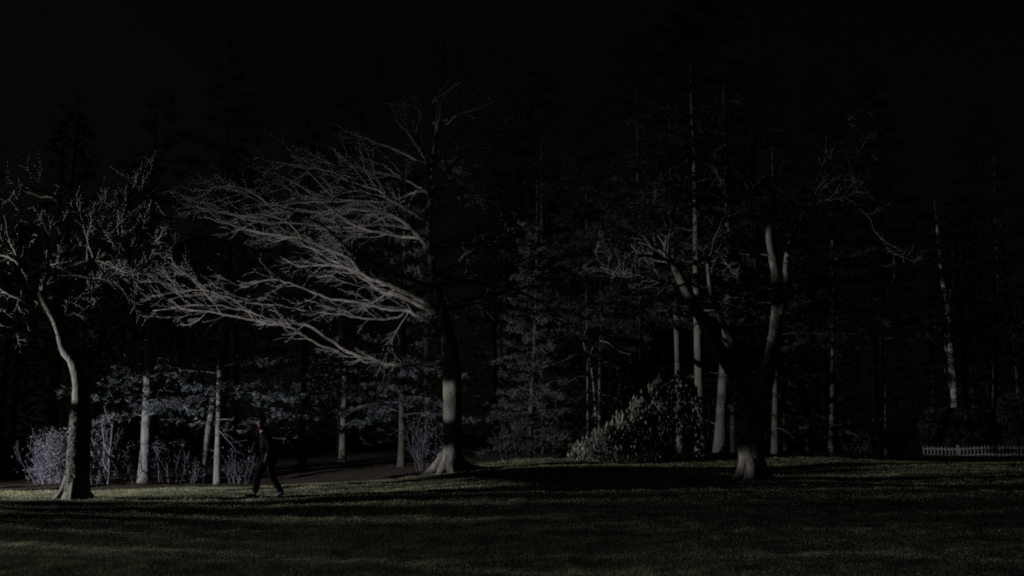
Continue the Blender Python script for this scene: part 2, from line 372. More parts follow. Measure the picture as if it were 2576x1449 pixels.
LB = [  # (pixels from the trunk outwards, depth at the tip, r0, r1, density)
 ([(1125, 905), (1092, 915), (1030, 917), (972, 915), (937, 904), (906, 897), (868, 880), (819, 847), (770, 819), (708, 812), (640, 806), (560, 790), (480, 778), (420, 772)], 33.4, .085, .014, .9),
 ([(861, 884), (812, 871), (767, 845), (750, 833), (708, 815), (660, 795), (610, 780), (540, 768), (470, 770), (385, 782)], 32.2, .045, .010, 1.0),
 ([(1110, 835), (1071, 806), (1040, 789), (1021, 781), (971, 777), (925, 767), (875, 758), (821, 748), (760, 722), (702, 706), (650, 710), (600, 728)], 34.2, .075, .012, .9),
 ([(1021, 781), (1000, 800), (960, 802), (915, 800), (850, 790), (790, 786), (720, 770), (640, 762), (560, 748), (500, 735)], 33.4, .04, .010, 1.0),
 ([(1105, 790), (1063, 773), (1005, 744), (963, 735), (917, 702), (884, 681), (855, 669), (805, 668), (750, 669), (720, 652)], 33.8, .085, .012, .9),
 ([(1100, 775), (1046, 748), (996, 723), (963, 710), (917, 694), (880, 652), (821, 627), (763, 602), (690, 590), (620, 576), (560, 560), (515, 545)], 33.4, .09, .012, 1.0),
 ([(917, 702), (870, 672), (846, 660), (796, 631), (763, 614), (700, 596), (640, 585), (590, 575)], 34.5, .045, .010, 1.0),
 ([(1083, 645), (1063, 606), (1038, 577), (1005, 552), (971, 537), (938, 531), (870, 528), (820, 535), (750, 530), (690, 538), (630, 545), (560, 535), (500, 522)], 33.8, .085, .010, 1.1),
 ([(1038, 577), (1000, 570), (940, 565), (880, 572), (830, 570), (740, 562), (669, 561), (600, 548)], 33, .04, .010, .9),
 ([(1080, 560), (1030, 530), (984, 504), (950, 477), (888, 458), (821, 428), (760, 420), (700, 408), (640, 395)], 33.6, .065, .009, .9),
 ([(950, 477), (921, 430), (913, 398), (900, 350)], 32, .03, .009, .9),
 ([(1082, 500), (1071, 481), (1040, 486), (1005, 498), (960, 510), (900, 505), (832, 508), (740, 511), (680, 517), (640, 500), (560, 470), (500, 480)], 33.5, .06, .009, 1.1),
 ([(1082, 490), (1059, 473), (1005, 444), (963, 415), (920, 400)], 33, .05, .010, .9),
 ([(832, 508), (838, 498), (796, 452), (755, 406), (725, 372), (705, 330)], 32.5, .032, .010, .5),
 ([(680, 517), (640, 488), (600, 470), (560, 468), (520, 480)], 33, .028, .009, 1.6),
 ([(763, 602), (728, 560), (690, 545), (640, 540), (595, 543), (509, 524)], 32.0, .03, .009, 1.2),
 ([(640, 806), (600, 760), (560, 745), (500, 730), (440, 735), (390, 745)], 32.6, .026, .009, 1.5),
 ([(560, 790), (520, 740), (480, 700), (465, 687), (439, 665), (430, 630)], 33.8, .024, .009, 1.5),
 ([(1085, 480), (1070, 400), (1050, 330), (1062, 290), (1040, 262)], 31, .05, .010, .6),
 ([(1085, 440), (1040, 350), (1000, 300), (960, 180), (930, 90)], 34.2, .045, .008, .6),
 ([(1095, 360), (1110, 260), (1100, 180), (1085, 90)], 31.5, .04, .008, .6),
 ([(1086, 420), (1000, 380), (900, 340), (840, 310), (780, 240)], 33, .05, .008, .6),
 ([(1083, 600), (980, 590), (880, 560), (760, 470), (660, 420)], 35.5, .06, .010, .8),
 ([(1100, 730), (1000, 690), (900, 640), (800, 560), (700, 520)], 29, .06, .010, .8),
]
for px, D1, r0, r1, den in LB:
    inner = 0.0 if px[0][0] > 1060 else .45
    D0 = DB + (D1 - DB) * inner
    beech.limb(trace(px, D0, D1), r0, r1 * 1.4, SB, density=den, lenscale=3.4 if r0 > .04 else 2.2)
# limbs away from the light, seen as dark lines right of the trunk
SR = dict(SB); SR['bias'] = Vector((.8, 0, .25)).normalized()
for k in range(24):
    h = beech.rng.uniform(.08, 1.0); z0 = P(1100, 900, DB).z + h * 8.5; x0 = P(1120 - 40 * min(1, h * 3), 900, DB).x
    az = beech.rng.uniform(-1.25, 1.25); ln = beech.rng.uniform(4.5, 7.5) * (1.05 - .5 * h); up = beech.rng.uniform(.12, .5)
    p = Vector((x0, DB, z0)); d = Vector((math.cos(az), math.sin(az), up)); pts = [p]
    for i in range(6):
        p = p + d.normalized() * ln / 6; d = d + rvec(beech.rng) * .22 + Vector((0, 0, -.03)); pts.append(p)
    beech.limb(pts, .055 * (1.15 - h * .5), .010, SR, density=.75, lenscale=2.8)
beech.finish()

# ------------------------------------------------------------------ the leaning tree at the left
SL = dict(jit=.30, bias=Vector((.2, 0, .5)).normalized(), bw=.04, space={3: .11, 2: .10, 1: .09}, ratio=.9, spread=(24, 66),
          maxlen={3: 1.5, 2: .75, 1: .32}, seg=.11)
DL = 23.0
l0 = ground_at(192, DL)
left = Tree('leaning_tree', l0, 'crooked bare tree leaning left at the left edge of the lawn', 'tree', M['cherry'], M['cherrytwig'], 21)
left.trunk([l0 - Vector((0, 0, .2)), P(193, 1248, DL), P(196, 1200, DL), P(199, 1120, DL), P(203, 1050, DL), P(205, 990, DL), P(200, 950, DL), P(184, 905, DL), P(163, 880, DL), P(152, 840, DL), P(137, 800, DL), P(117, 765, DL), P(100, 735, DL)],
           [.36, .30, .25, .225, .21, .19, 
            .16, .135, .12, .105, .10, .095, .07], 16, lumps=.07)
root_flare(left, l0, [(-1, -.3, .35, .10), (.9, -.5, .4, .10), (.2, -1, .3, .09), (.6, .8, .4, .09), (-.6, .8, .3, .09)], .26)
LL = [
 ([(108, 745), (92, 735), (74, 710), (58, 675), (40, 640), (22, 590), (10, 540)], 23.17, .05, .014, 1.0),
 ([(112, 755), (112, 720), (122, 680), (134, 640), (150, 590), (165, 540), (185, 510)], 23.11, .055, .014, 1.0),
 ([(128, 785), (104, 781), (78, 781), (55, 798), (29, 827)], 23.00, .06, .014, 1.3),
 ([(118, 765), (75, 742), (65, 757), (32, 743), (16, 736), (-20, 712)], 23.11, .045, .010, 1.3),
 ([(130, 655), (150, 672), (181, 671), (227, 655), (246, 653), (285, 671), (324, 673), (356, 668), (389, 649), (424, 629)], 23.06, .05, .012, 1.1),
 ([(246, 653), (279, 642), (308, 634), (343, 626), (373, 616), (400, 600)], 23.22, .028, .009, 1.3),
 ([(134, 640), (170, 640), (200, 615), (240, 590), (275, 580), (288, 564), (290, 520)], 23.17, .04, .010, 1.0),
 ([(150, 590), (190, 570), (230, 545), (268, 520), (300, 480)], 23.42, .035, .009, 1.0),
 ([(122, 680), (100, 630), (100, 593), (78, 564), (55, 535), (20, 500)], 23.00, .04, .010, .9),
 ([(58, 675), (30, 650), (0, 640), (-40, 600)], 23.22, .035, .009, 1.2),
 ([(150, 672), (185, 690), (215, 700), (240, 705), (265, 700)], 23.22, .03, .010, 1.8),
 ([(227, 655), (262, 685), (300, 690), (330, 683)], 23.00, .022, .008, 1.7),
 ([(145, 800), (150, 770), (160, 752), (180, 740)], 23.22, .022, .007, 1.4),
 ([(152, 830), (150, 800), (170, 790), (188, 783)], 23.28, .020, .007, 1.4),
 ([(130, 700), (180, 690), (240, 700), (290, 706), (320, 700)], 23.11, .03, .009, 1.6),
 ([(290, 520), (330, 500), (370, 470)], 23.28, .02, .008, 1.2),
 ([(200, 615), (260, 610), (330, 590), (390, 570)], 23.22, .03, .009, 1.4),
 ([(165, 540), (140, 500), (105, 495), (60, 480)], 23.34, .03, .008, .9),
]
for i, (px, D1, r0, r1, den) in enumerate(LL):
    left.limb(trace(px, DL if i not in (5, 11) else 23.2, D1), r0 * 1.1, r1 * 1.5, SL, density=den * .55, lenscale=2.1, wob=.02, t0=.3)
def shade_leaves(tree, pts, rad, n, seed):  # dark leaves put where shade falls on the lower trunk
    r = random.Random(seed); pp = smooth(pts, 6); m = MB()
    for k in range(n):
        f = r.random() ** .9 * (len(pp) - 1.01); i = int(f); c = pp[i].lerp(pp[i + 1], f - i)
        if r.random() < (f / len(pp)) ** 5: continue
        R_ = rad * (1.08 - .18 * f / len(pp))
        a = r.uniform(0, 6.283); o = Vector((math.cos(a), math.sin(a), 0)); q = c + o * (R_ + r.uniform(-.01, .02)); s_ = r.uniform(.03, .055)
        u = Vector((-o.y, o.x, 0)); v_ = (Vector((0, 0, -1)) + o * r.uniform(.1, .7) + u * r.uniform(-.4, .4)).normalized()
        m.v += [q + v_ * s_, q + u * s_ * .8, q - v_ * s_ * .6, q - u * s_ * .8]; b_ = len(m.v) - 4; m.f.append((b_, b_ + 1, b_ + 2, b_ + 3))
    m.build('shade_leaves', M['shade_leaves'], tree.root, tree.base, smooth=False)['kind'] = 'stuff'
shade_leaves(left, [P(192, 1252, DL), P(194, 1200, DL), P(199, 1120, DL), P(203, 1040, DL)], .235, 4200, 6)
left.finish()

# ------------------------------------------------------------------ the forked tree at the right
SF = dict(SL); SF['maxlen'] = {3: 1.8, 2: .9, 1: .4}; SF['space'] = {3: .2, 2: .14, 1: .12}; SF['ratio'] = 1.0
DR = 27.0
r0_ = ground_at(1893, DR)
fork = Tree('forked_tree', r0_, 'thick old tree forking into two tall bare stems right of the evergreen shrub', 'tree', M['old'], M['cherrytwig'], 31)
fork.trunk([r0_ - Vector((0, 0, .25)), P(1893, 1200, DR), P(1892, 1160, DR), P(1885, 1100, DR), P(1880, 1060, DR), P(1868, 1000, DR), P(1843, 935, DR), P(1808, 878, DR), P(1765, 800, DR), P(1735, 745, DR), P(1712, 700, DR), P(1696, 664, DR)],
           [.52, .42, .34, .30, .27, .22, .20, .19, .16, .15, .13, .11], 18, lumps=.07)
fork.trunk([P(1888, 1130, DR), P(1900, 1080, DR), P(1918, 1010, DR + .3), P(1934, 930, DR + .8), P(1948, 850, DR + 1.2), P(1955, 780, DR + 1.4), P(1954, 700, DR + 1.4), P(1944, 640, DR + 1.4), P(1936, 590, DR + 1.4), P(1940, 540, DR + 1.3), P(1946, 500, DR + 1.2), P(1940, 476, DR + 1.1), P(1905, 455, DR + .9), P(1885, 424, DR + .7), P(1862, 400, DR + .5)],
           [.22, .23, .20, .19, .18, .165, .15, .13, .12, .10, .10, .09, .07, .06, .045], 14, name='stem', lumps=.07)
fork.trunk([P(1957, 810, DR + 1.4), P(1972, 765, DR + 1.2), P(1982, 728, DR + 1.), P(1979, 691, DR + .9), P(1981, 643, DR + .8), P(2000, 580, DR + .6), P(2030, 520, DR + .4), P(2060, 440, DR + .5)],
           [.09, .10, .10, .09, .08, .06, .05, .02], 10, name='stem', lumps=.07)
fork.trunk([P(1858, 960, DR - .1), P(1852, 900, DR - .2), P(1838, 850, DR - .3), P(1812, 800, DR - .4), P(1790, 740, DR - .4), P(1780, 660, DR - .3)],
           [.10, .10, .10, .09, .07, .05], 10, name='stem', lumps=.07)
root_flare(fork, r0_, [(-1, -.5, .5, .15), (-.2, -1, .45, .14), (.9, -.6, .5, .14), (1, .4, .5, .13), (-.8, .7, .5, .13)], .36)
for px, D1, r0, r1, den in [
 ([(1700, 672), (1690, 661), (1664, 652), (1616, 643), (1579, 654), (1540, 690)], 26, .08, .02, .8),
 ([(1696, 664), (1661, 628), (1638, 617), (1620, 595), (1590, 561), (1560, 520)], 26.5, .07, .02, .8),
 ([(1692, 660), (1675, 625), (1690, 560), (1701, 495), (1685, 460), (1640, 420)], 27.5, .06, .02, .8),
 ([(1703, 720), (1686, 713), (1631, 702), (1553, 680), (1500, 650)], 26, .03, .012, 1),
 ([(1862, 400), (1835, 385), (1772, 380), (1735, 384), (1712, 395), (1675, 369)], 26.5, .03, .010, .9),
 ([(1944, 480), (1990, 500), (2040, 520), (2070, 505), (2110, 500), (2145, 490), (2160, 470)], 26, .026, .009, 1.2),
 ([(2030, 520), (2080, 470), (2120, 440), (2170, 400)], 26.5, .03, .010, .9),
 ([(2110, 500), (2180, 540), (2205, 590), (2240, 615), (2290, 640)], 26, .010, .006, .3),
 ([(1934, 641), (1900, 642), (1853, 639), (1800, 650)], 27.5, .02, .008, .5),
 ([(1885, 424), (1900, 360), (1950, 300), (1990, 220)], 27.5, .04, .010, .6),
 ([(1701, 495), (1730, 420), (1740, 350), (1720, 280)], 27.5, .04, .010, .6),
 ([(1780, 660), (1800, 600), (1830, 520), (1820, 440)], 26.5, .04, .012, .7),
 ([(2060, 440), (2100, 350), (2120, 260)], 27.5, .025, .008, .6)]:
    fork.limb(trace(px, DR, D1), r0, r1, SF, density=den, lenscale=2.6, wob=.03)
fork.finish()

# ------------------------------------------------------------------ conifers behind the lawn
def conifer_crown(seed, H, base, radius, nb, full=1.0, droop=.18):
    rng = random.Random(seed); br = MB(); fo = MB()
    for k in range(nb):
        t = (k + rng.random()) / nb; h = base + (H - base) * t ** 1.15; L = radius * (1 - t) ** .7 * rng.uniform(.55, 1.1) + .35
        az = k * 2.4 + rng.uniform(-.5, .5); d = Vector((math.cos(az), math.sin(az), rng.uniform(-.05, .25) + t * .3)); p = Vector((0, 0, h)); pts = [p]
        ns = 6
        for i in range(ns):
            p = p + d.normalized() * L / ns; d = d + Vector((0, 0, -droop * .5 if i < 3 else droop * .35)) + rvec(rng) * .07; pts.append(p)
        br.tube(pts, [max(.006, .020 * (1 - i / ns) * (1.1 - t)) for i in range(ns + 1)], 4, cap=False)
        side = Vector((-math.sin(az), math.cos(az), 0))
        m = int(L * 16 * full)
        for j in range(m):
            s = rng.uniform(.22, 1.02); f = min(s, .999) * ns; i = int(f); q = pts[i].lerp(pts[i + 1], f - i)
            sl = rng.uniform(-1, 1) * L * .30 * (1.15 - s * .8)
            c = q + side * sl + Vector((rng.gauss(0, .05), rng.gauss(0, .05), -abs(sl) * .18 + rng.gauss(0, .07)))
            for _ in range(7):
                dd = (d.normalized() * .8 + side * (sl * 1.1) + rvec(rng) * .7).normalized() * rng.uniform(.10, .22)
                w_ = dd.cross(rvec(rng)).normalized() * .02
                e = c + rvec(rng) * .07; fo.tri(e - w_, e + w_, e + dd)
    return br, fo
CR = []
for sd, H, bs, rad, nb, full in ((1, 15, 2.3, 3.4, 62, 1.0), (2, 17, 3.0, 3.8, 60, .9), (3, 13, .5, 2.6, 90, 1.9), (4, 18, 5.2, 3.6, 62, 1.1)):
    br, fo = conifer_crown(sd, H, bs, rad, nb, full)
    CR.append((br.mesh('bough', M['dark']), fo.mesh('foliage', {1: M['needle_grey'], 2: M['needle_grey'], 3: M['needle_pale'], 4: M['needle']}[sd], smooth=False)))
def conifer(px, D, w0, label, var, rot=0, sc_=1.0, base=None, bark='pine', group='conifers at the edge of the wood', stubs=6, seed=0):
    """px: trunk centre line from the ground up"""
    r = random.Random(seed + int(px[0][0])); b = ground_at(px[0][0], D)
    root = empty('conifer_tree', b, label, 'tree', group)
    pts = [b - Vector((0, 0, .15))] + [P(u, v, D) for u, v in px[1:]]
    last = pts[-1]; dr = (pts[-1] - pts[-2]).normalized(); dr = (dr + Vector((0, 0, 1.5))).normalized()
    top = b.z + 14 * sc_
    while last.z < top: last = last + dr * 2.2 + Vector((r.uniform(-.06, .06), r.uniform(-.06, .06), 0)); pts.append(last)
    zs = np.array([q.z for q in pts]); rad = w0 * (1 - .85 * (zs - zs[0]) / (zs[-1] - zs[0])); rad[0] *= 1.35
    pp = smooth(pts, 4); m = MB(); m.tube(pp, list(np.interp(np.linspace(0, len(pts) - 1, len(pp)), range(len(pts)), rad)), 12, lumps=.05, rng=r)
    m.build('trunk', M[bark], root, b)
    mid = pts[min(2, len(pts) - 1)]
    for nm, me in zip(('bough', 'foliage'), CR[var]):
        o = link(nm, me, root); o.location = (mid.x - b.x, mid.y - b.y, 0); o.rotation_euler = (0, 0, rot); o.scale = (sc_, sc_, sc_)
        o['kind'] = 'stuff'
    for k in range(stubs):                         # dead lower branches
        h = r.uniform(.9, 3.6); f = np.interp(h + b.z, zs, range(len(pts))); i = min(int(f), len(pts) - 2); q = pts[i].lerp(pts[i + 1], f - i)
        az = r.uniform(0, 6.28); d = Vector((math.cos(az), math.sin(az), r.uniform(-.2, .25))); ln = r.uniform(.7, 2.2); s = MB()
        twig(s, q, d, ln, .016, 2, r, dict(jit=.16, bias=Vector((0, 0, -1)), bw=.03, space={3: .4, 2: .35, 1: .25}, ratio=.6, spread=(30, 60), maxlen={3: 1, 2: .8, 1: .4}, seg=.2))
        s.build('dead_branch', M['pinetwig'], root, b)
    return root
conifer([(362, 1215), (366, 1130), (369, 1050), (371, 960), (373, 850), (375, 700)], 38, .20, 'straight pale conifer trunk, first to the right of the leaning tree', 0, .3, stubs=9)
conifer([(548, 1215), (549, 1100), (551, 1000), (553, 900), (555, 850), (558, 700)], 38, .125, 'slim pale conifer trunk beside a leaning stump, above the walker', 1, 1.2, stubs=12, seed=3)
conifer([(760, 1210), (760, 1100), (764, 1000), (768, 850)], 43, .16, 'dark conifer behind the lawn, between the walker and the beech', 0, 2.2, bark='dim', seed=5)
conifer([(1010, 1195), (1012, 1100), (1012, 1000), (1015, 850)], 41, .15, 'dark conifer with low grey sprays just left of the beech trunk', 0, 4.0, .85, bark='dim', seed=6)
conifer([(130, 1215), (132, 1100), (132, 1000), (136, 850)], 45, .2, 'dark conifer behind the pale brush at the far left', 1, 3.0, bark='dim', seed=7)
conifer([(1330, 1160), (1334, 1080), (1338, 1000), (1345, 850)], 39, .10, 'bushy grey green conifer right of the beech trunk, green down to the ground', 2, .9, .72, bark='dim', stubs=2, seed=8)
conifer([(1363, 1165), (1362, 1080), (1361, 1000), (1361, 920), (1360, 800)], 46, .12, 'thin pale trunk behind the bushy grey green conifer', 3, .9, 1.0, stubs=4, bark='mid', seed=9)
conifer([(1480, 1160), (1479, 1080), (1478, 1000), (1478, 900), (1476, 800)], 46, .06, 'very thin dark trunk left of the evergreen shrub', 3, 2.0, .8, stubs=3, bark='mid', seed=10)
conifer([(1508, 1160), (1508, 1080), (1508, 1000), (1509, 900), (1512, 800)], 47, .085, 'thin trunk just behind the left end of the evergreen shrub', 3, 3.1, .9, stubs=4, bark='mid', seed=11)
conifer([(1617, 1155), (1616, 1080), (1614, 1000), (1613, 900), (1612, 840), (1610, 700)], 42, .10, 'thin straight trunk rising behind the middle of the evergreen shrub', 3, 4.4, 1.0, stubs=4, bark='mid', seed=12)
conifer([(1712, 1150), (1709, 1050), (1706, 950), (1703, 850), (1699, 760), (1693, 640)], 40, .155, 'pale straight trunk rising behind the tall end of the evergreen shrub', 3, 5.0, 1.0, stubs=7, bark='mid', seed=13)
conifer([(1765, 1146), (1762, 1060), (1759, 950), (1756, 850), (1752, 700), (1750, 560)], 38, .21, 'broad dim trunk standing at the right end of the evergreen shrub', 3, 5.8, 1.05, stubs=6, bark='dark', seed=14)
conifer([(1812, 1138), (1815, 1050), (1820, 950), (1826, 850), (1832, 700)], 40, .24, 'thick pale trunk seen just left of the forked tree', 3, .5, 1.1, stubs=4, bark='mid', seed=15)
conifer([(2092, 1150), (2093, 1050), (2094, 950), (2095, 890), (2096, 740)], 48, .13, 'lone dim trunk in the dark right of the forked tree', 3, 1.5, 1.05, stubs=4, bark='mid', seed=16)
conifer([(2225, 1150), (2224, 1000), (2222, 800), (2220, 640), (2218, 500)], 50, .13, 'dark conifer midway between the forked tree and the birch', 3, 2.5, 1.1, bark='dark', stubs=4, seed=17)
conifer([(1950, 1150), (1950, 1000), (1948, 800), (1946, 640)], 52, .16, 'dark conifer hidden behind the forked tree', 3, 2.9, 1.15, bark='dark', stubs=2, seed=18)
conifer([(860, 1210), (862, 1100), (866, 1000), (870, 850)], 50, .16, 'dark conifer deep in the wood under the beech limbs', 1, 5.2, 1.1, bark='dark', stubs=2, seed=19)
conifer([(2500, 1150), (2502, 1000), (2504, 850), (2508, 700)], 66, .2, 'dark conifer behind the white picket fence', 3, .2, 1.3, bark='dark', stubs=2, seed=20)

# leaning trunk behind the slim conifer
def slim_tree(name, px, D, rad, label, bark, twm, st, limbs=(), seed=1, density=.8, n=10, group=None, lenscale=1.3, tpx=None, cat='tree'):
    b = ground_at(px[0][0], D); t = Tree(name, b, label, cat, bark, twm, seed, group)
    pp = t.trunk([b - Vector((0, 0, .1))] + [P(u, v, D) for u, v in px[1:]], rad, n, lumps=.08)
    for lp, D1, r0, r1 in limbs: t.limb(trace(lp, D, D1), r0, r1, st, density=density, lenscale=lenscale, wob=.02)
    t.finish(); return t
SP = dict(jit=.22, bias=Vector((0, 0, 1)), bw=.05, space={3: .3, 2: .2, 1: .15}, ratio=.7, spread=(25, 55), maxlen={3: 1.0, 2: .6, 1: .3}, seg=.14)
slim_tree('dead_tree', [(508, 1210), (514, 1160), (520, 1110), (526, 1070), (532, 1040), (536, 1000)], 38.8, [.17, .15, .145, .14, .13, .11], 'leaning grey trunk close behind the slim pale conifer', M['pine'], M['pinetwig'], SP,
          [([(538, 1010), (560, 980), (590, 960)], 39, .03, .01), ([(536, 1030), (500, 1010), (450, 1000), (420, 1000)], 38, .03, .01)], 41)
slim_tree('sapling', [(272, 1216), (276, 1190), (275, 1150), (280, 1110), (283, 1075), (290, 1050), (296, 1025)], 36.5, [.05, .045, .04, .035, .03, .022, .012], 'thin pale sapling between the leaning tree and the first conifer trunk', M['brush'], M['brush'], SP,
          [([(275, 1150), (262, 1110), (258, 1070), (262, 1040)], 36.2, .025, .008), ([(283, 1075), (270, 1050), (262, 1020)], 36.5, .018, .007), ([(276, 1190), (262, 1170), (262, 1120), (256, 1080)], 36.8, .022, .008)], 42, density=1.2)
slim_tree('sapling', [(268, 1218), (258, 1195), (244, 1165), (232, 1140), (222, 1120)], 36.0, [.04, .035, .03, .025, .015], 'thin pale stem slanting left from the foot of the upright sapling', M['brush'], M['brush'], SP,
          [([(244, 1165), (240, 1130), (230, 1100)], 36, .016, .007)], 43, density=1.0)
slim_tree('bare_sapling', [(1500, 1158), (1500, 1080), (1496, 1000), (1488, 930), (1476, 890), (1468, 860), (1474, 820)], 41.0, [.06, .055, .05, .04, .035, .025, .015], 'small bare tree with crooked twigs behind the left of the evergreen shrub', M['pine'], M['pinetwig'], SP,
          [([(1480, 895), (1500, 865), (1525, 860), (1560, 885), (1590, 890)], 40, .025, .008), ([(1488, 930), (1520, 910), (1560, 930)], 40.5, .02, .008), ([(1468, 860), (1450, 835), (1440, 800)], 41, .016, .007)], 44)
birch = slim_tree('birch_tree', [(2412, 1140), (2406, 1080), (2401, 1030), (2398, 960), (2392, 900), (2387, 840), (2382, 770), (2368, 690), (2362, 620), (2350, 500)], 65.0, [.24, .21, .20, .20, .21, .17, .155, .13, .10, .04],
          'white barked birch standing beyond the picket fence near its left end', M['birch'], M['pinetwig'], SP,
          [([(2392, 900), (2376, 870), (2378, 840), (2366, 800)], 64.5, .05, .01), ([(2400, 990), (2385, 960), (2375, 920)], 64.5, .04, .01), ([(2382, 770), (2400, 700), (2420, 640)], 65, .06, .01)], 45)
def dark_bush(u, D, W, H, label, seed):
    r = random.Random(seed); b = ground_at(u, D); root = empty('evergreen_bush', b, label, 'bush'); m = MB(); st = MB()
    for k in range(5200):
        a = r.uniform(0, 6.283); t = r.random(); q = W * math.sqrt(max(0, 1 - (t * 1.05 - .15) ** 2)) * (1 + .15 * math.sin(a * 3 + t * 5)) * r.uniform(.75, 1)
        c = b + Vector((q * math.cos(a), q * math.sin(a), H * t)); d = rvec(r) * .12; w_ = d.cross(rvec(r)).normalized() * .06; m.quad(c - d, c + w_, c + d, c - w_)
    for k in range(16):
        a = r.uniform(0, 6.283); st.tube([b, b + Vector((math.cos(a) * W * .4, math.sin(a) * W * .4, H * .5)), b + Vector((math.cos(a) * W * .7, math.sin(a) * W * .7, H * .85))], [.03, .02, .01], 5)
    m.build('foliage', M['far'], root, b, smooth=False)['kind'] = 'stuff'; st.build('stems', M['dark'], root, b)['kind'] = 'stuff'
dark_bush(2390, 63.2, 2.1, 2.9, 'dark rounded bush hiding the foot of the birch behind the fence', 3)
slim_tree('slender_tree', [(2570, 1150), (2564, 1050), (2556, 940), (2548, 850), (2538, 760), (2526, 680), (2518, 580), (2512, 480)], 67.0, [.16, .14, .14, .13, .11, .10, .08, .04], 'slender leaning tree at the far right edge', M['mid'], M['pinetwig'], SP,
          [([(2548, 850), (2570, 820), (2600, 780)], 66, .05, .015)], 46)
dark_bush(2572, 63.5, 1.6, 3.8, 'tall dark bush behind the fence at the right edge', 5)

# ------------------------------------------------------------------ brush of pale twigs
def brush(u, D, wpx, hpx, label, stems, seed, leafy=0, spread=.35, grp='pale brush along the edge of the wood'):
    r = random.Random(seed); b = ground_at(u, D); root = empty('brush_bush', b, label, 'bush', grp)
    m = MB(); lf = MB(); W = wpx * D / F; H = hpx * D / F
    st = dict(jit=.2, bias=Vector((0, 0, 1)), bw=.07, space={3: .3, 2: .17, 1: .12}, ratio=.75, spread=(18, 50), maxlen={3: 1, 2: .55, 1: .25}, seg=.12)
    for k in range(stems):
        x = r.uniform(-.5, .5) * W; y = r.uniform(-.5, .5) * min(W, 1.4); p = Vector((b.x + x * .75, b.y + y, 0)); p.z = gz(p.x, p.y) - .03
        d = Vector((x / max(W, .1) * spread * 2 + r.uniform(-.2, .2), r.uniform(-.25, .25), 1)).normalized()
        twig(m, p, d, H * r.uniform(.55, 1.0), .012, 2, r, st)
    for k in range(leafy):
        q = Vector((b.x + r.gauss(0, .27) * W, b.y + r.gauss(0, .3), b.z + H * abs(r.betavariate(2.2, 2)))); d = rvec(r) * r.uniform(.03, .07)
        w_ = d.cross(rvec(r)).normalized() * .02; lf.quad(q - d, q + w_, q + d, q - w_)
    m.build('stems', M['brush'], root, b)['kind'] = 'stuff'
    if leafy: lf.build('foliage', M['dryleaf'], root, b, smooth=False)['kind'] = 'stuff'
brush(140, 37, 92, 140, 'pale leafy bush left of the leaning tree', 26, 1, 2600)
brush(112, 37.5, 60, 50, 'low pale brush at the far left of the wood edge', 14, 11, 500)
brush(238, 37.5, 62, 150, 'pale leafy bush just right of the leaning tree trunk', 22, 2, 1500)
brush(322, 36.8, 52, 110, 'fine upright brush between the sapling and first conifer', 24, 3, 120, .12)
brush(430, 38.5, 110, 110, 'thin dim brush between the two pale conifers', 20, 4, 250)
brush(480, 38.5, 60, 60, 'low brush at the foot of the leaning trunk', 14, 12, 350)
brush(600, 38.5, 80, 100, 'thin dim brush right of the slim conifer', 14, 5, 120)
brush(1075, 37, 70, 150, 'dim brush just left of the beech trunk', 14, 7, 160)
brush(1290, 39, 70, 110, 'dim brush under the grey green conifer', 10, 8, 60)
brush(2160, 46, 120, 70, 'very dim brush left of the picket fence', 10, 9, 120)

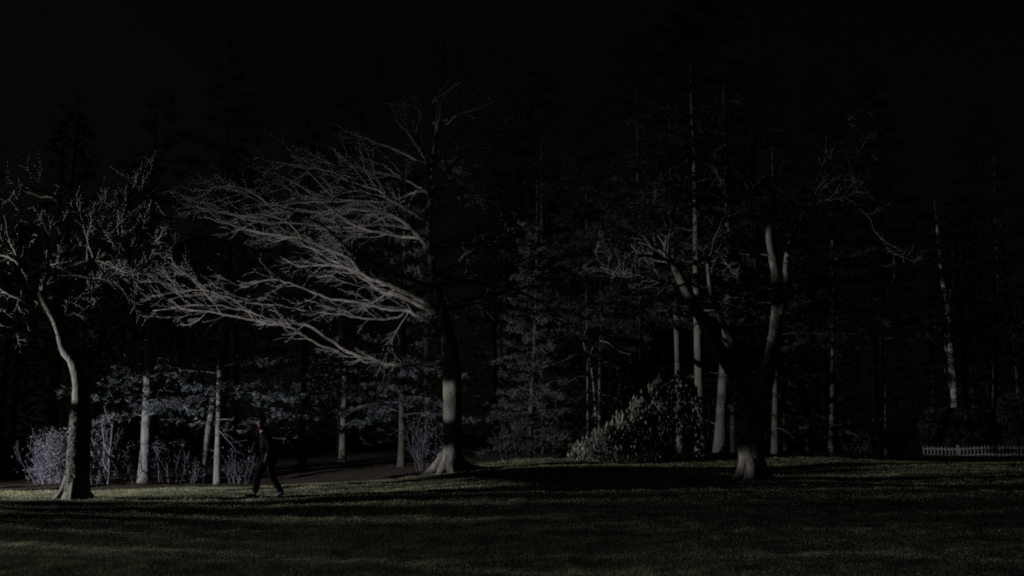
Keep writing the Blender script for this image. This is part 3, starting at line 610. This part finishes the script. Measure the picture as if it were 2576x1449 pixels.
# ------------------------------------------------------------------ evergreen shrub with hanging leaves
def leaf_mesh(L=.17, W=.040):
    v = [(0, 0, 0), (-W * .42, .004, -L * .3), (0, -.006, -L * .32), (W * .42, .004, -L * .3), (-W * .5, .012, -L * .62), (0, -.002, -L * .64), (W * .5, .012, -L * .62), (0, .02, -L)]
    f = [(0, 1, 2), (0, 2, 3), (1, 4, 5, 2), (2, 5, 6, 3), (4, 7, 5), (5, 7, 6)]
    me = bpy.data.meshes.new('leaf'); me.from_pydata(v, [], f); me.materials.append(M['rhodo']); me.polygons.foreach_set('use_smooth', [True] * len(f)); return me
def shrub():
    r = random.Random(77); D = 36.0; b = ground_at(1610, D)
    root = empty('evergreen_shrub', b, 'big evergreen shrub with drooping leathery leaves, tallest at its right end', 'shrub')
    # outline of the shrub: top height (m) along x
    xa = [P(u, 1150, D).x for u in (1425, 1470, 1520, 1560, 1600, 1640, 1690, 1725, 1755, 1765)]
    za = [P(1600, v, D).z for v in (1132, 1100, 1066, 1028, 992, 962, 925, 928, 970, 1040)]
    allv = []; stems = MB()
    for k in range(34):
        x = r.uniform(xa[0], xa[-1]); h = np.interp(x, xa, za) - b.z; p = Vector((b.x + (x - b.x) * .55, D + r.uniform(-.3, .5), 0)); p.z = gz(p.x, p.y) - .05
        q = Vector((x, D + r.uniform(-.9, .9), b.z + h * r.uniform(.6, .95))); mid = p.lerp(q, .5) + rvec(r) * .25
        stems.tube(smooth([p, mid, q], 4), list(np.linspace(.022, .007, 9)), 5, cap=False)
    for k in range(1700):
        x = xa[0] + (xa[-1] - xa[0]) * r.random() ** .62; top = np.interp(x, xa, za); bot = gz(x, D) + .1
        t = r.random() ** .8; z = bot + (top - bot) * t + r.gauss(0, .06)
        if r.random() < .22 + .38 * math.sin(x * 3.1 + z * 2) * math.sin(z * 4.3 + x * 1.7): continue
        bulge = 1.15 * math.sqrt(max(.02, 1 - (2 * (t - .45)) ** 2 * .75)) * (.55 + .45 * math.sin(math.pi * min(1, max(0, (x - xa[0]) / (xa[-1] - xa[0])))))
        y = D + bulge * (-1 if r.random() < .7 else 1) * r.uniform(.65, 1.05) + .12 * math.sin(x * 5 + z * 4)
        c = Vector((x, y, z)); nl = r.randint(4, 7); a0 = r.uniform(0, 6.28); dr = r.uniform(.1, .6)
        for j in range(nl):
            az = a0 + j * 6.283 / nl + r.uniform(-.3, .3)
            rot = Matrix.Rotation(az, 4, 'Z') @ Matrix.Rotation(-dr + r.uniform(-.25, .25), 4, 'X') @ Matrix.Rotation(r.uniform(-.5, .5), 4, 'Z')
            allv.append((Matrix.Translation(c) @ rot @ Matrix.Scale(r.uniform(.7, 1.25), 4), y))
    lm = leaf_mesh(); base = np.array([v.co[:] for v in lm.vertices]); polys = [tuple(p.vertices) for p in lm.polygons]
    front = sorted(range(len(allv)), key=lambda i: allv[i][1])[:290]; fs = set(front)
    inv = Matrix.Translation(-b)
    for i in front:
        o = link('leaf', lm, root); o.matrix_basis = inv @ allv[i][0]
    m = MB()
    for i, (mx, y) in enumerate(allv):
        if i in fs: continue
        o_ = len(m.v); m.v += [mx @ Vector(c) for c in base]; m.f += [tuple(o_ + q for q in p) for p in polys]
    tag(m.build('foliage', M['rhodo'], root, b), kind='stuff')
    tag(stems.build('stems', M['dark'], root, b), kind='stuff')
shrub()

# ------------------------------------------------------------------ picket fence on the rise at the right
def picket_mesh():
    m = MB(); h = .62; v = [(-.026, -.01, 0), (.026, -.01, 0), (.026, -.01, h - .05), (0, -.01, h), (-.026, -.01, h - .05)]
    m.v = [Vector(q) for q in v] + [Vector((q[0], .01, q[2])) for q in v]
    m.f = [(0, 1, 2, 3, 4), (9, 8, 7, 6, 5)] + [(i, 5 + i, 5 + (i + 1) % 5, (i + 1) % 5) for i in range(5)]
    return m.mesh('picket', M['white'], smooth=False)
def fence():
    D = 60.0; x0, x1 = P(2306, 1150, D).x, 40.0; pm = picket_mesh(); r = random.Random(4)
    z0 = P(2400, 1148.5, D).z
    def wob(x): return .035 * math.sin(x * .9 + .6) + .02 * math.sin(x * 2.1)
    b = Vector((x0, D, z0)); root = empty('picket_fence', b, 'low white picket fence running off at the right edge', 'fence')
    x = x0; k = 0
    while x < x1:
        o = link('picket', pm, root); o.location = (x - x0, -.03, wob(x)); o.rotation_euler = (0, r.uniform(-.04, .04), 0); o.scale = (1, 1, r.uniform(.96, 1.03)); x += .213; k += 1
    for hz in (.06, .43):
        n = 40; m = MB(); xs_ = np.linspace(x0 - .1, x1, n)
        for i in range(n - 1):
            a, c = xs_[i], xs_[i + 1]; za, zc = z0 + wob(a) + hz, z0 + wob(c) + hz
            A = [Vector((a, D - .008, za)), Vector((a, D + .03, za)), Vector((a, D + .03, za + .07)), Vector((a, D - .008, za + .07))]
            B = [Vector((c, q.y, q.z - za + zc)) for q in A]; o_ = len(m.v); m.v += A + B
            for e in range(4): m.f.append((o_ + e, o_ + (e + 1) % 4, o_ + 4 + (e + 1) % 4, o_ + 4 + e))
        m.build('rail', M['white'], root, b, smooth=False)
    x = x0 + .1
    while x < x1:
        m = MB(); m.box((x, D + .07, z0 + .2), (.08, .08, .95)); m.build('post', M['white'], root, b, smooth=False); x += 2.4
fence()

# ------------------------------------------------------------------ person striding across the lawn
def skin_mesh(name, joints, edges, root_i, m, sub=2):
    me = bpy.data.meshes.new(name); me.from_pydata([j[0] for j in joints], edges, [])
    o = bpy.data.objects.new(name + '_rig', me); COL.objects.link(o)
    sk = o.modifiers.new('s', 'SKIN'); sk.use_smooth_shade = True; sk.branch_smoothing = .3
    if not me.skin_vertices: 
        me.attributes  # layer is made by the modifier
    for i, j in enumerate(joints):
        q = me.skin_vertices[0].data[i]; q.radius = j[1] if isinstance(j[1], tuple) else (j[1], j[1]); q.use_root = (i == root_i)
    su = o.modifiers.new('u', 'SUBSURF'); su.levels = sub; su.render_levels = sub
    dg = bpy.context.evaluated_depsgraph_get(); dg.update()
    nm = bpy.data.meshes.new_from_object(o.evaluated_get(dg)); nm.name = name; nm.materials.clear(); nm.materials.append(m)
    nm.polygons.foreach_set('use_smooth', [True] * len(nm.polygons))
    bpy.data.objects.remove(o); bpy.data.meshes.remove(me); return nm
def ellipsoid(mb, c, r, n=14, cut=None):
    b = len(mb.v); rings = n // 2 + 1
    for i in range(rings + 1):
        th = math.pi * i / rings
        for k in range(n):
            a = 2 * math.pi * k / n; mb.v.append(Vector((c[0] + r[0] * math.sin(th) * math.cos(a), c[1] + r[1] * math.sin(th) * math.sin(a), c[2] + r[2] * math.cos(th))))
    for i in range(rings):
        for k in range(n):
            q = (b + i * n + k, b + i * n + (k + 1) % n, b + (i + 1) * n + (k + 1) % n, b + (i + 1) * n + k)
            if cut is None or cut(sum((mb.v[j] for j in q), Vector()) / 4): mb.f.append(q)
def person():
    g = ground_at(674, 23.0)
    root = empty('person', g, 'person in black coat and red scarf striding left across the lit lawn', 'person')
    # local axes: +x is the walking direction
    J = []; E = []
    def add(p, r, par=None): J.append((p, r)); 
    def j(p, r, par=None):
        J.append((p, r)); i = len(J) - 1
        if par is not None: E.append((par, i))
        return i
    pel = j((0, 0, .96), (.135, .12)); sp = j((.03, 0, 1.12), (.12, .11), pel); ch = j((.09, 0, 1.32), (.15, .12), sp); ub = j((.13, 0, 1.46), (.10, .09), ch)
    nk = j((.165, 0, 1.54), .055, ub); jaw = j((.20, 0, 1.60), (.068, .066), nk); hd = j((.205, 0, 1.685), (.090, .080), jaw); cr = j((.195, 0, 1.75), (.066, .06), hd)
    nose = j((.305, 0, 1.655), .012, hd); 
    for s in (1, -1): j((.195, s * .088, 1.66), .016, hd)
    arms = {}
    for s, el, wr in ((1, (-.10, .26, 1.16), (-.02, .25, .93)), (-1, (.22, -.27, 1.15), (.40, -.24, 1.02))):
        sh = j((.11, s * .19, 1.43), .062, ub); e = j(el, .045, sh); w_ = j(wr, .030, e); arms[s] = (sh, e, w_)
        ev, wv = Vector(el), Vector(wr); d = (wv - ev).normalized(); side = Vector((0, 1, 0)).cross(d).normalized(); y = Vector((0, 1, 0))
        palm = j(tuple(wv + d * .055), (.034, .020), w_)
        for q, (off, ln) in enumerate(((-.028, .070), (-.010, .080), (.010, .075), (.027, .060))):
            a_ = j(tuple(wv + d * .085 + side * off), .0095, palm); b_ = j(tuple(wv + d * (.085 + ln * .5) + side * off * 1.1 + y * (-s) * .012), .0085, a_)
            j(tuple(wv + d * (.085 + ln * .85) + side * off * 1.05 + y * (-s) * .035), .007, b_)
        t_ = j(tuple(wv + d * .035 + side * .040), .011, palm); j(tuple(wv + d * .07 + side * .058 - y * s * .012), .009, t_)
    legs = {}
    for s, kn, an, toe in ((1, (.20, .09, .52), (.245, .09, .115), (.42, .10, .10)), (-1, (-.05, -.09, .50), (-.30, -.09, .13), (-.16, -.10, .035))):
        hp = j((.0 + .02 * s, s * .095, .90), .088, pel); k_ = j(kn, .060, hp); a_ = j(an, .040, k_); t_ = j(toe, .032, a_); legs[s] = (hp, k_, a_, t_)
    bm_ = skin_mesh('body', J, E, pel, M['skin'])
    rot = math.pi
    root.rotation_euler = (0, 0, rot); root.scale = (1.03,) * 3
    body = link('body', bm_, root)
    # coat
    CJ = []; CE = []
    def c(p, r, par=None):
        CJ.append((p, r)); i = len(CJ) - 1
        if par is not None: CE.append((par, i))
        return i
    hem = c((-.02, 0, .80), (.185, .19)); a0 = c((.0, 0, .96), (.175, .165), hem); a1 = c((.03, 0, 1.12), (.16, .15), a0); a2 = c((.09, 0, 1.32), (.185, .16), a1); a3 = c((.13, 0, 1.455), (.13, .12), a2)
    for s in (1, -1):
        sh, e, w_ = arms[s]; s1 = c(J[sh][0], .085, a3); s2 = c(J[e][0], .068, s1); s3 = c(tuple(Vector(J[e][0]).lerp(Vector(J[w_][0]), .9)), .05, s2)
    link('coat', skin_mesh('coat', CJ, CE, 1, M['coat']), root)
    TJ = []; TE = []
    def tt(p, r, par=None):
        TJ.append((p, r)); i = len(TJ) - 1
        if par is not None: TE.append((par, i))
        return i
    tp = tt((0, 0, .95), (.15, .14))
    for s in (1, -1):
        hp, k_, a_, t_ = legs[s]; q1 = tt(J[hp][0], .112, tp); q2 = tt(J[k_][0], .085, q1); q3 = tt(tuple(Vector(J[k_][0]).lerp(Vector(J[a_][0]), 1.0)), .070, q2)
    link('trousers', skin_mesh('trousers', TJ, TE, 0, M['trouser']), root)
    for s in (1, -1):
        hp, k_, a_, t_ = legs[s]; an, to = Vector(J[a_][0]), Vector(J[t_][0]); d = (to - an).normalized(); heel = an - Vector((d.x, 0, 0)) * .05 + Vector((0, 0, -.07))
        if s < 0: heel = Vector((-.345, -.09, .10))
        q = [tuple(heel), tuple(an + Vector((0, 0, -.01))), tuple(heel.lerp(to, .55) + Vector((0, 0, .0))), tuple(to + d * .05)]
        link('shoe', skin_mesh('shoe', [(q[0], .045), (q[1], .064), (q[2], (.048, .045)), (q[3], (.042, .032))], [(0, 1), (0, 2), (1, 2), (2, 3)], 0, M['shoe']), root)
    h = MB(); ellipsoid(h, (.185, 0, 1.705), (.112, .096, .108), 18, lambda p: p.x < .235 and p.z > 1.63 or p.z > 1.745); h.build('hair', M['hair'], root)
    s = MB(); n = 12; ring = [Vector((.155 + .085 * math.cos(2 * math.pi * k / n), .085 * math.sin(2 * math.pi * k / n), 1.525 + .02 * math.cos(2 * math.pi * k / n))) for k in range(n + 1)]
    s.tube(ring, [.038] * (n + 1), 8); s.tube([Vector((.23, .02, 1.52)), Vector((.26, .03, 1.44)), Vector((.25, .04, 1.34))], [.03, .035, .03], 6); s.build('scarf', M['scarf'], root)
    for sd in (1, -1):
        e = MB(); ellipsoid(e, (.288, sd * .032, 1.685), (.010, .012, .009), 8); e.build('eye', M['shirt'], root)
person()

# ------------------------------------------------------------------ floodlight, and unseen things added round it to shape its beam
def flood_fixture():
    g = Vector((FLOOD.x, FLOOD.y, gz(FLOOD.x, FLOOD.y))); root = empty('floodlight', g, 'grey floodlight on a short post out of view, with a plate added to cut its beam', 'floodlight')
    ax = Vector((.83, .55, 0)).normalized(); rt = Matrix((ax, Vector((-ax.y, ax.x, 0)), Vector((0, 0, 1)))).transposed()
    m = MB(); m.tube([g - Vector((0, 0, .3)), Vector((g.x, g.y, FLOOD.z - .35)) - ax * .3], [.05, .04], 10); m.build('post', M['metal'], root, g)
    m = MB(); m.box(FLOOD - ax * .26, (.3, .55, .42), rt); m.build('housing', M['metal'], root, g, smooth=False)
    m = MB(); m.box(FLOOD - ax * .105, (.01, .44, .32), rt); m.build('lens', M['lens'], root, g, smooth=False)
    h = .40 * math.tan(math.radians(HOOD))
    m = MB(); m.box(FLOOD + ax * .05 + Vector((0, 0, h + .01)), (.70, 1.9, .02), rt); m.build('beam_hood', M['metal'], root, g, smooth=False)  # plate added over the lamp to cut its beam upward
HOOD = 14
flood_fixture()
def shade_hedge():  # unseen greenery added to keep the floodlight off the near lawn
    ang = math.radians(EDGE); e = FLOOD + Vector((math.cos(ang), math.sin(ang), 0)) * 3.0; x0, y0 = e.x, e.y; g = Vector((x0, y0 - 2.5, gz(x0, y0 - 2.5)))
    r = random.Random(8); m = MB(); s = MB()
    for k in range(9000):
        c = Vector((x0 + r.uniform(-.45, .45), y0 - r.random() * 5 + r.gauss(0, .02), g.z + r.random() * 3.6)); d = rvec(r) * .07; w_ = d.cross(rvec(r)).normalized() * .05
        m.quad(c - d, c + w_, c + d, c - w_)
    for k in range(25):
        p = Vector((x0, y0 - .1 - k * .2, g.z - .1)); s.tube([p, p + Vector((r.uniform(-.1, .1), 0, 3.4))], [.03, .01], 5)
    root = empty('shade_hedge', g, 'unseen tall dark clipped greenery added beside the floodlight to block its beam', 'shade_hedge')
    m.build('foliage', M['far'], root, g, smooth=False)['kind'] = 'stuff'; s.build('stems', M['dark'], root, g)['kind'] = 'stuff'
EDGE = 4.0
shade_hedge()
def shade_conifer(x, y, var, sc_, dz, rot, label):  # unseen tree added to shade the upper trunks of the wood
    b = Vector((x, y, gz(x, y))); root = empty('conifer_tree', b, label, 'tree', 'conifers at the edge of the wood')
    m = MB(); m.tube([b - Vector((0, 0, .2)), b + Vector((0, 0, 7)), b + Vector((.1, 0, 14))], [.2, .14, .03], 10); m.build('trunk', M['dark'], root, b)
    for nm, me in zip(('bough', 'foliage'), CR[var]):
        o = link(nm, me, root); o.location = (0, 0, dz); o.rotation_euler = (0, 0, rot); o.scale = (sc_,) * 3; o['kind'] = 'stuff'
shade_conifer(-19.6, 29.8, 0, .92, 1.3, .4, 'unseen dark conifer added just beyond the left edge to shade the wood')
shade_conifer(-18.9, 32.4, 0, .9, 2.0, 2.4, 'unseen dark conifer added further out to the left to shade the wood')

def shade_column(x, y, base, R, H, label, seed, n=9000, sz=1.0, ragged=0.0):  # unseen foliage column added to block part of the floodlight's beam
    r = random.Random(seed); b = Vector((x, y, gz(x, y))); root = empty('shade_column_tree', b, label, 'tree', 'conifers at the edge of the wood')
    m = MB(); m.tube([b - Vector((0, 0, .2)), b + Vector((0, 0, H * .5)), b + Vector((0, 0, H))], [.10, .08, .02], 10); m.build('trunk', M['dark'], root, b)
    m = MB()
    for k in range(n):
        t = r.random(); z = b.z + base + (H - base) * t; q = R * (1 - t * .6) * math.sqrt(r.random()); a = r.uniform(0, 6.283)
        if math.sin(a * 2 + z * 3.1) * math.sin(z * 5.3 + a) > .45: continue
        z += ragged * (math.sin(a * 3) + math.sin(a * 5 + 1)) * (1 - t) ** 4; c = Vector((x + q * math.cos(a), y + q * math.sin(a), z)); d = Vector((math.cos(a) * .5, math.sin(a) * .5, .6)).normalized() * .12 * sz + rvec(r) * .06 * sz; w_ = d.cross(rvec(r)).normalized() * .045 * sz
        m.quad(c - d, c + w_, c + d, c - w_)
    m.build('foliage', M['needle'], root, b, smooth=False)['kind'] = 'stuff'
shade_column(-19.4, 23.45, 3.3, .62, 9, 'unseen narrow dark conifer added between floodlight and leaning tree to shade the beech', 3)

shade_column(-19.55, 29.9, 3.75, 1.95, 12, 'unseen broad dense evergreen added beyond the floodlight to shade the conifer trunks', 4, 16000, 1.5, .25)

def shade_clumps(label, seed):
    # unseen evergreen added so that its clumps break up the floodlight's beam
    r = random.Random(seed); x, y = FLOOD.x + 8.4, FLOOD.y + 1.05; b = Vector((x, y, gz(x, y))); root = empty('shade_clump_tree', b, label, 'tree', 'conifers at the edge of the wood')
    t = MB(); t.tube([b - Vector((0, 0, .2)), b + Vector((0, 0, 3.5)), b + Vector((.1, 0, 8))], [.07, .06, .02], 10); t.build('trunk', M['dark'], root, b)
    m = MB(); br = MB()
    for az, z0, z1, wd, n in ((11.0, 2.56, 3.04, .30, 2400), (10.4, 3.05, 3.55, .17, 500), (12.6, 3.48, 3.64, .24, 600), (11.8, 4.0, 5.2, .46, 2600), (23.8, 2.45, 2.68, .12, 600), (22.6, 3.05, 5.4, .28, 5200), (12.6, 2.22, 2.38, .64, 2000), (18.9, 2.17, 2.33, .30, 1300), (28.2, 1.90, 2.19, .50, 2200),
                              (6.0, 2.55, 2.62, .2, 160), (15.5, 2.40, 2.47, .3, 160), (18.5, 2.3, 2.36, .3, 120), (13.2, 2.90, 3.0, .12, 100)):
        a = math.radians(az); c0 = FLOOD + Vector((math.cos(a), math.sin(a), 0)) * 8.0; tv = Vector((-math.sin(a), math.cos(a), 0))
        br.tube(smooth([Vector((x, y, b.z + max(1, z0 - .9 - b.z))), Vector(((x + c0.x) / 2, (y + c0.y) / 2, z0 - .25)), Vector((c0.x, c0.y, (z0 + z1) / 2))], 4), list(np.linspace(.03, .008, 9)), 5, cap=False)
        for k in range(n):
            u = max(-1, min(1, r.gauss(0, .5))); zz = r.uniform(z0, z1)
            c = Vector((c0.x, c0.y, zz)) + tv * (u * wd * (1 + .15 * math.sin(zz * 17 + az))) + Vector((r.gauss(0, .15), 0, 0)); d = rvec(r) * r.uniform(.03, .06); w_ = d.cross(rvec(r)).normalized() * .03
            m.quad(c - d, c + w_, c + d, c - w_)
    m.build('foliage', M['needle'], root, b, smooth=False)['kind'] = 'stuff'; br.build('boughs', M['dark'], root, b)['kind'] = 'stuff'
shade_clumps('unseen small open evergreen added out to the left to break up the floodlight beam', 5)

# ------------------------------------------------------------------ far wood, read as one dark mass
def far_wood():
    r = np.random.RandomState(9); V = []; Fc = []
    n = 120; tx = r.uniform(-62, 85, n); ty = r.uniform(56, 78, n) ; ty = np.maximum(ty, np.where(tx > 18, 68, 54)); hh = r.uniform(11, 20, n)
    m = MB(); rg = random.Random(9)
    for x, y, h in zip(tx, ty, hh):
        z = gz(x, y); m.tube([Vector((x, y, z - .2)), Vector((x + rg.uniform(-.3, .3), y, z + h * .5)), Vector((x + rg.uniform(-.5, .5), y, z + h))], [.2, .15, .03], 6, cap=False)
        for k in range(430):
            t = rg.random() ** .8; rad = 3.0 * (1 - t) ** .6 + .3; a = rg.uniform(0, 6.28); q = rad * math.sqrt(rg.random())
            c = Vector((x + q * math.cos(a), y + q * math.sin(a), z + .8 + (h - .8) * t - q * .15)); d = Vector((math.cos(a), math.sin(a), -.25)) * rg.uniform(.3, .7) + rvec(rg) * .2
            w_ = d.cross(rvec(rg)).normalized() * .12; m.tri(c - w_, c + w_, c + d)
    tag(m.build('woodland', M['far'], smooth=False), 'dark wood behind the lawn, reading as one mass', 'wood', kind='stuff')
far_wood()
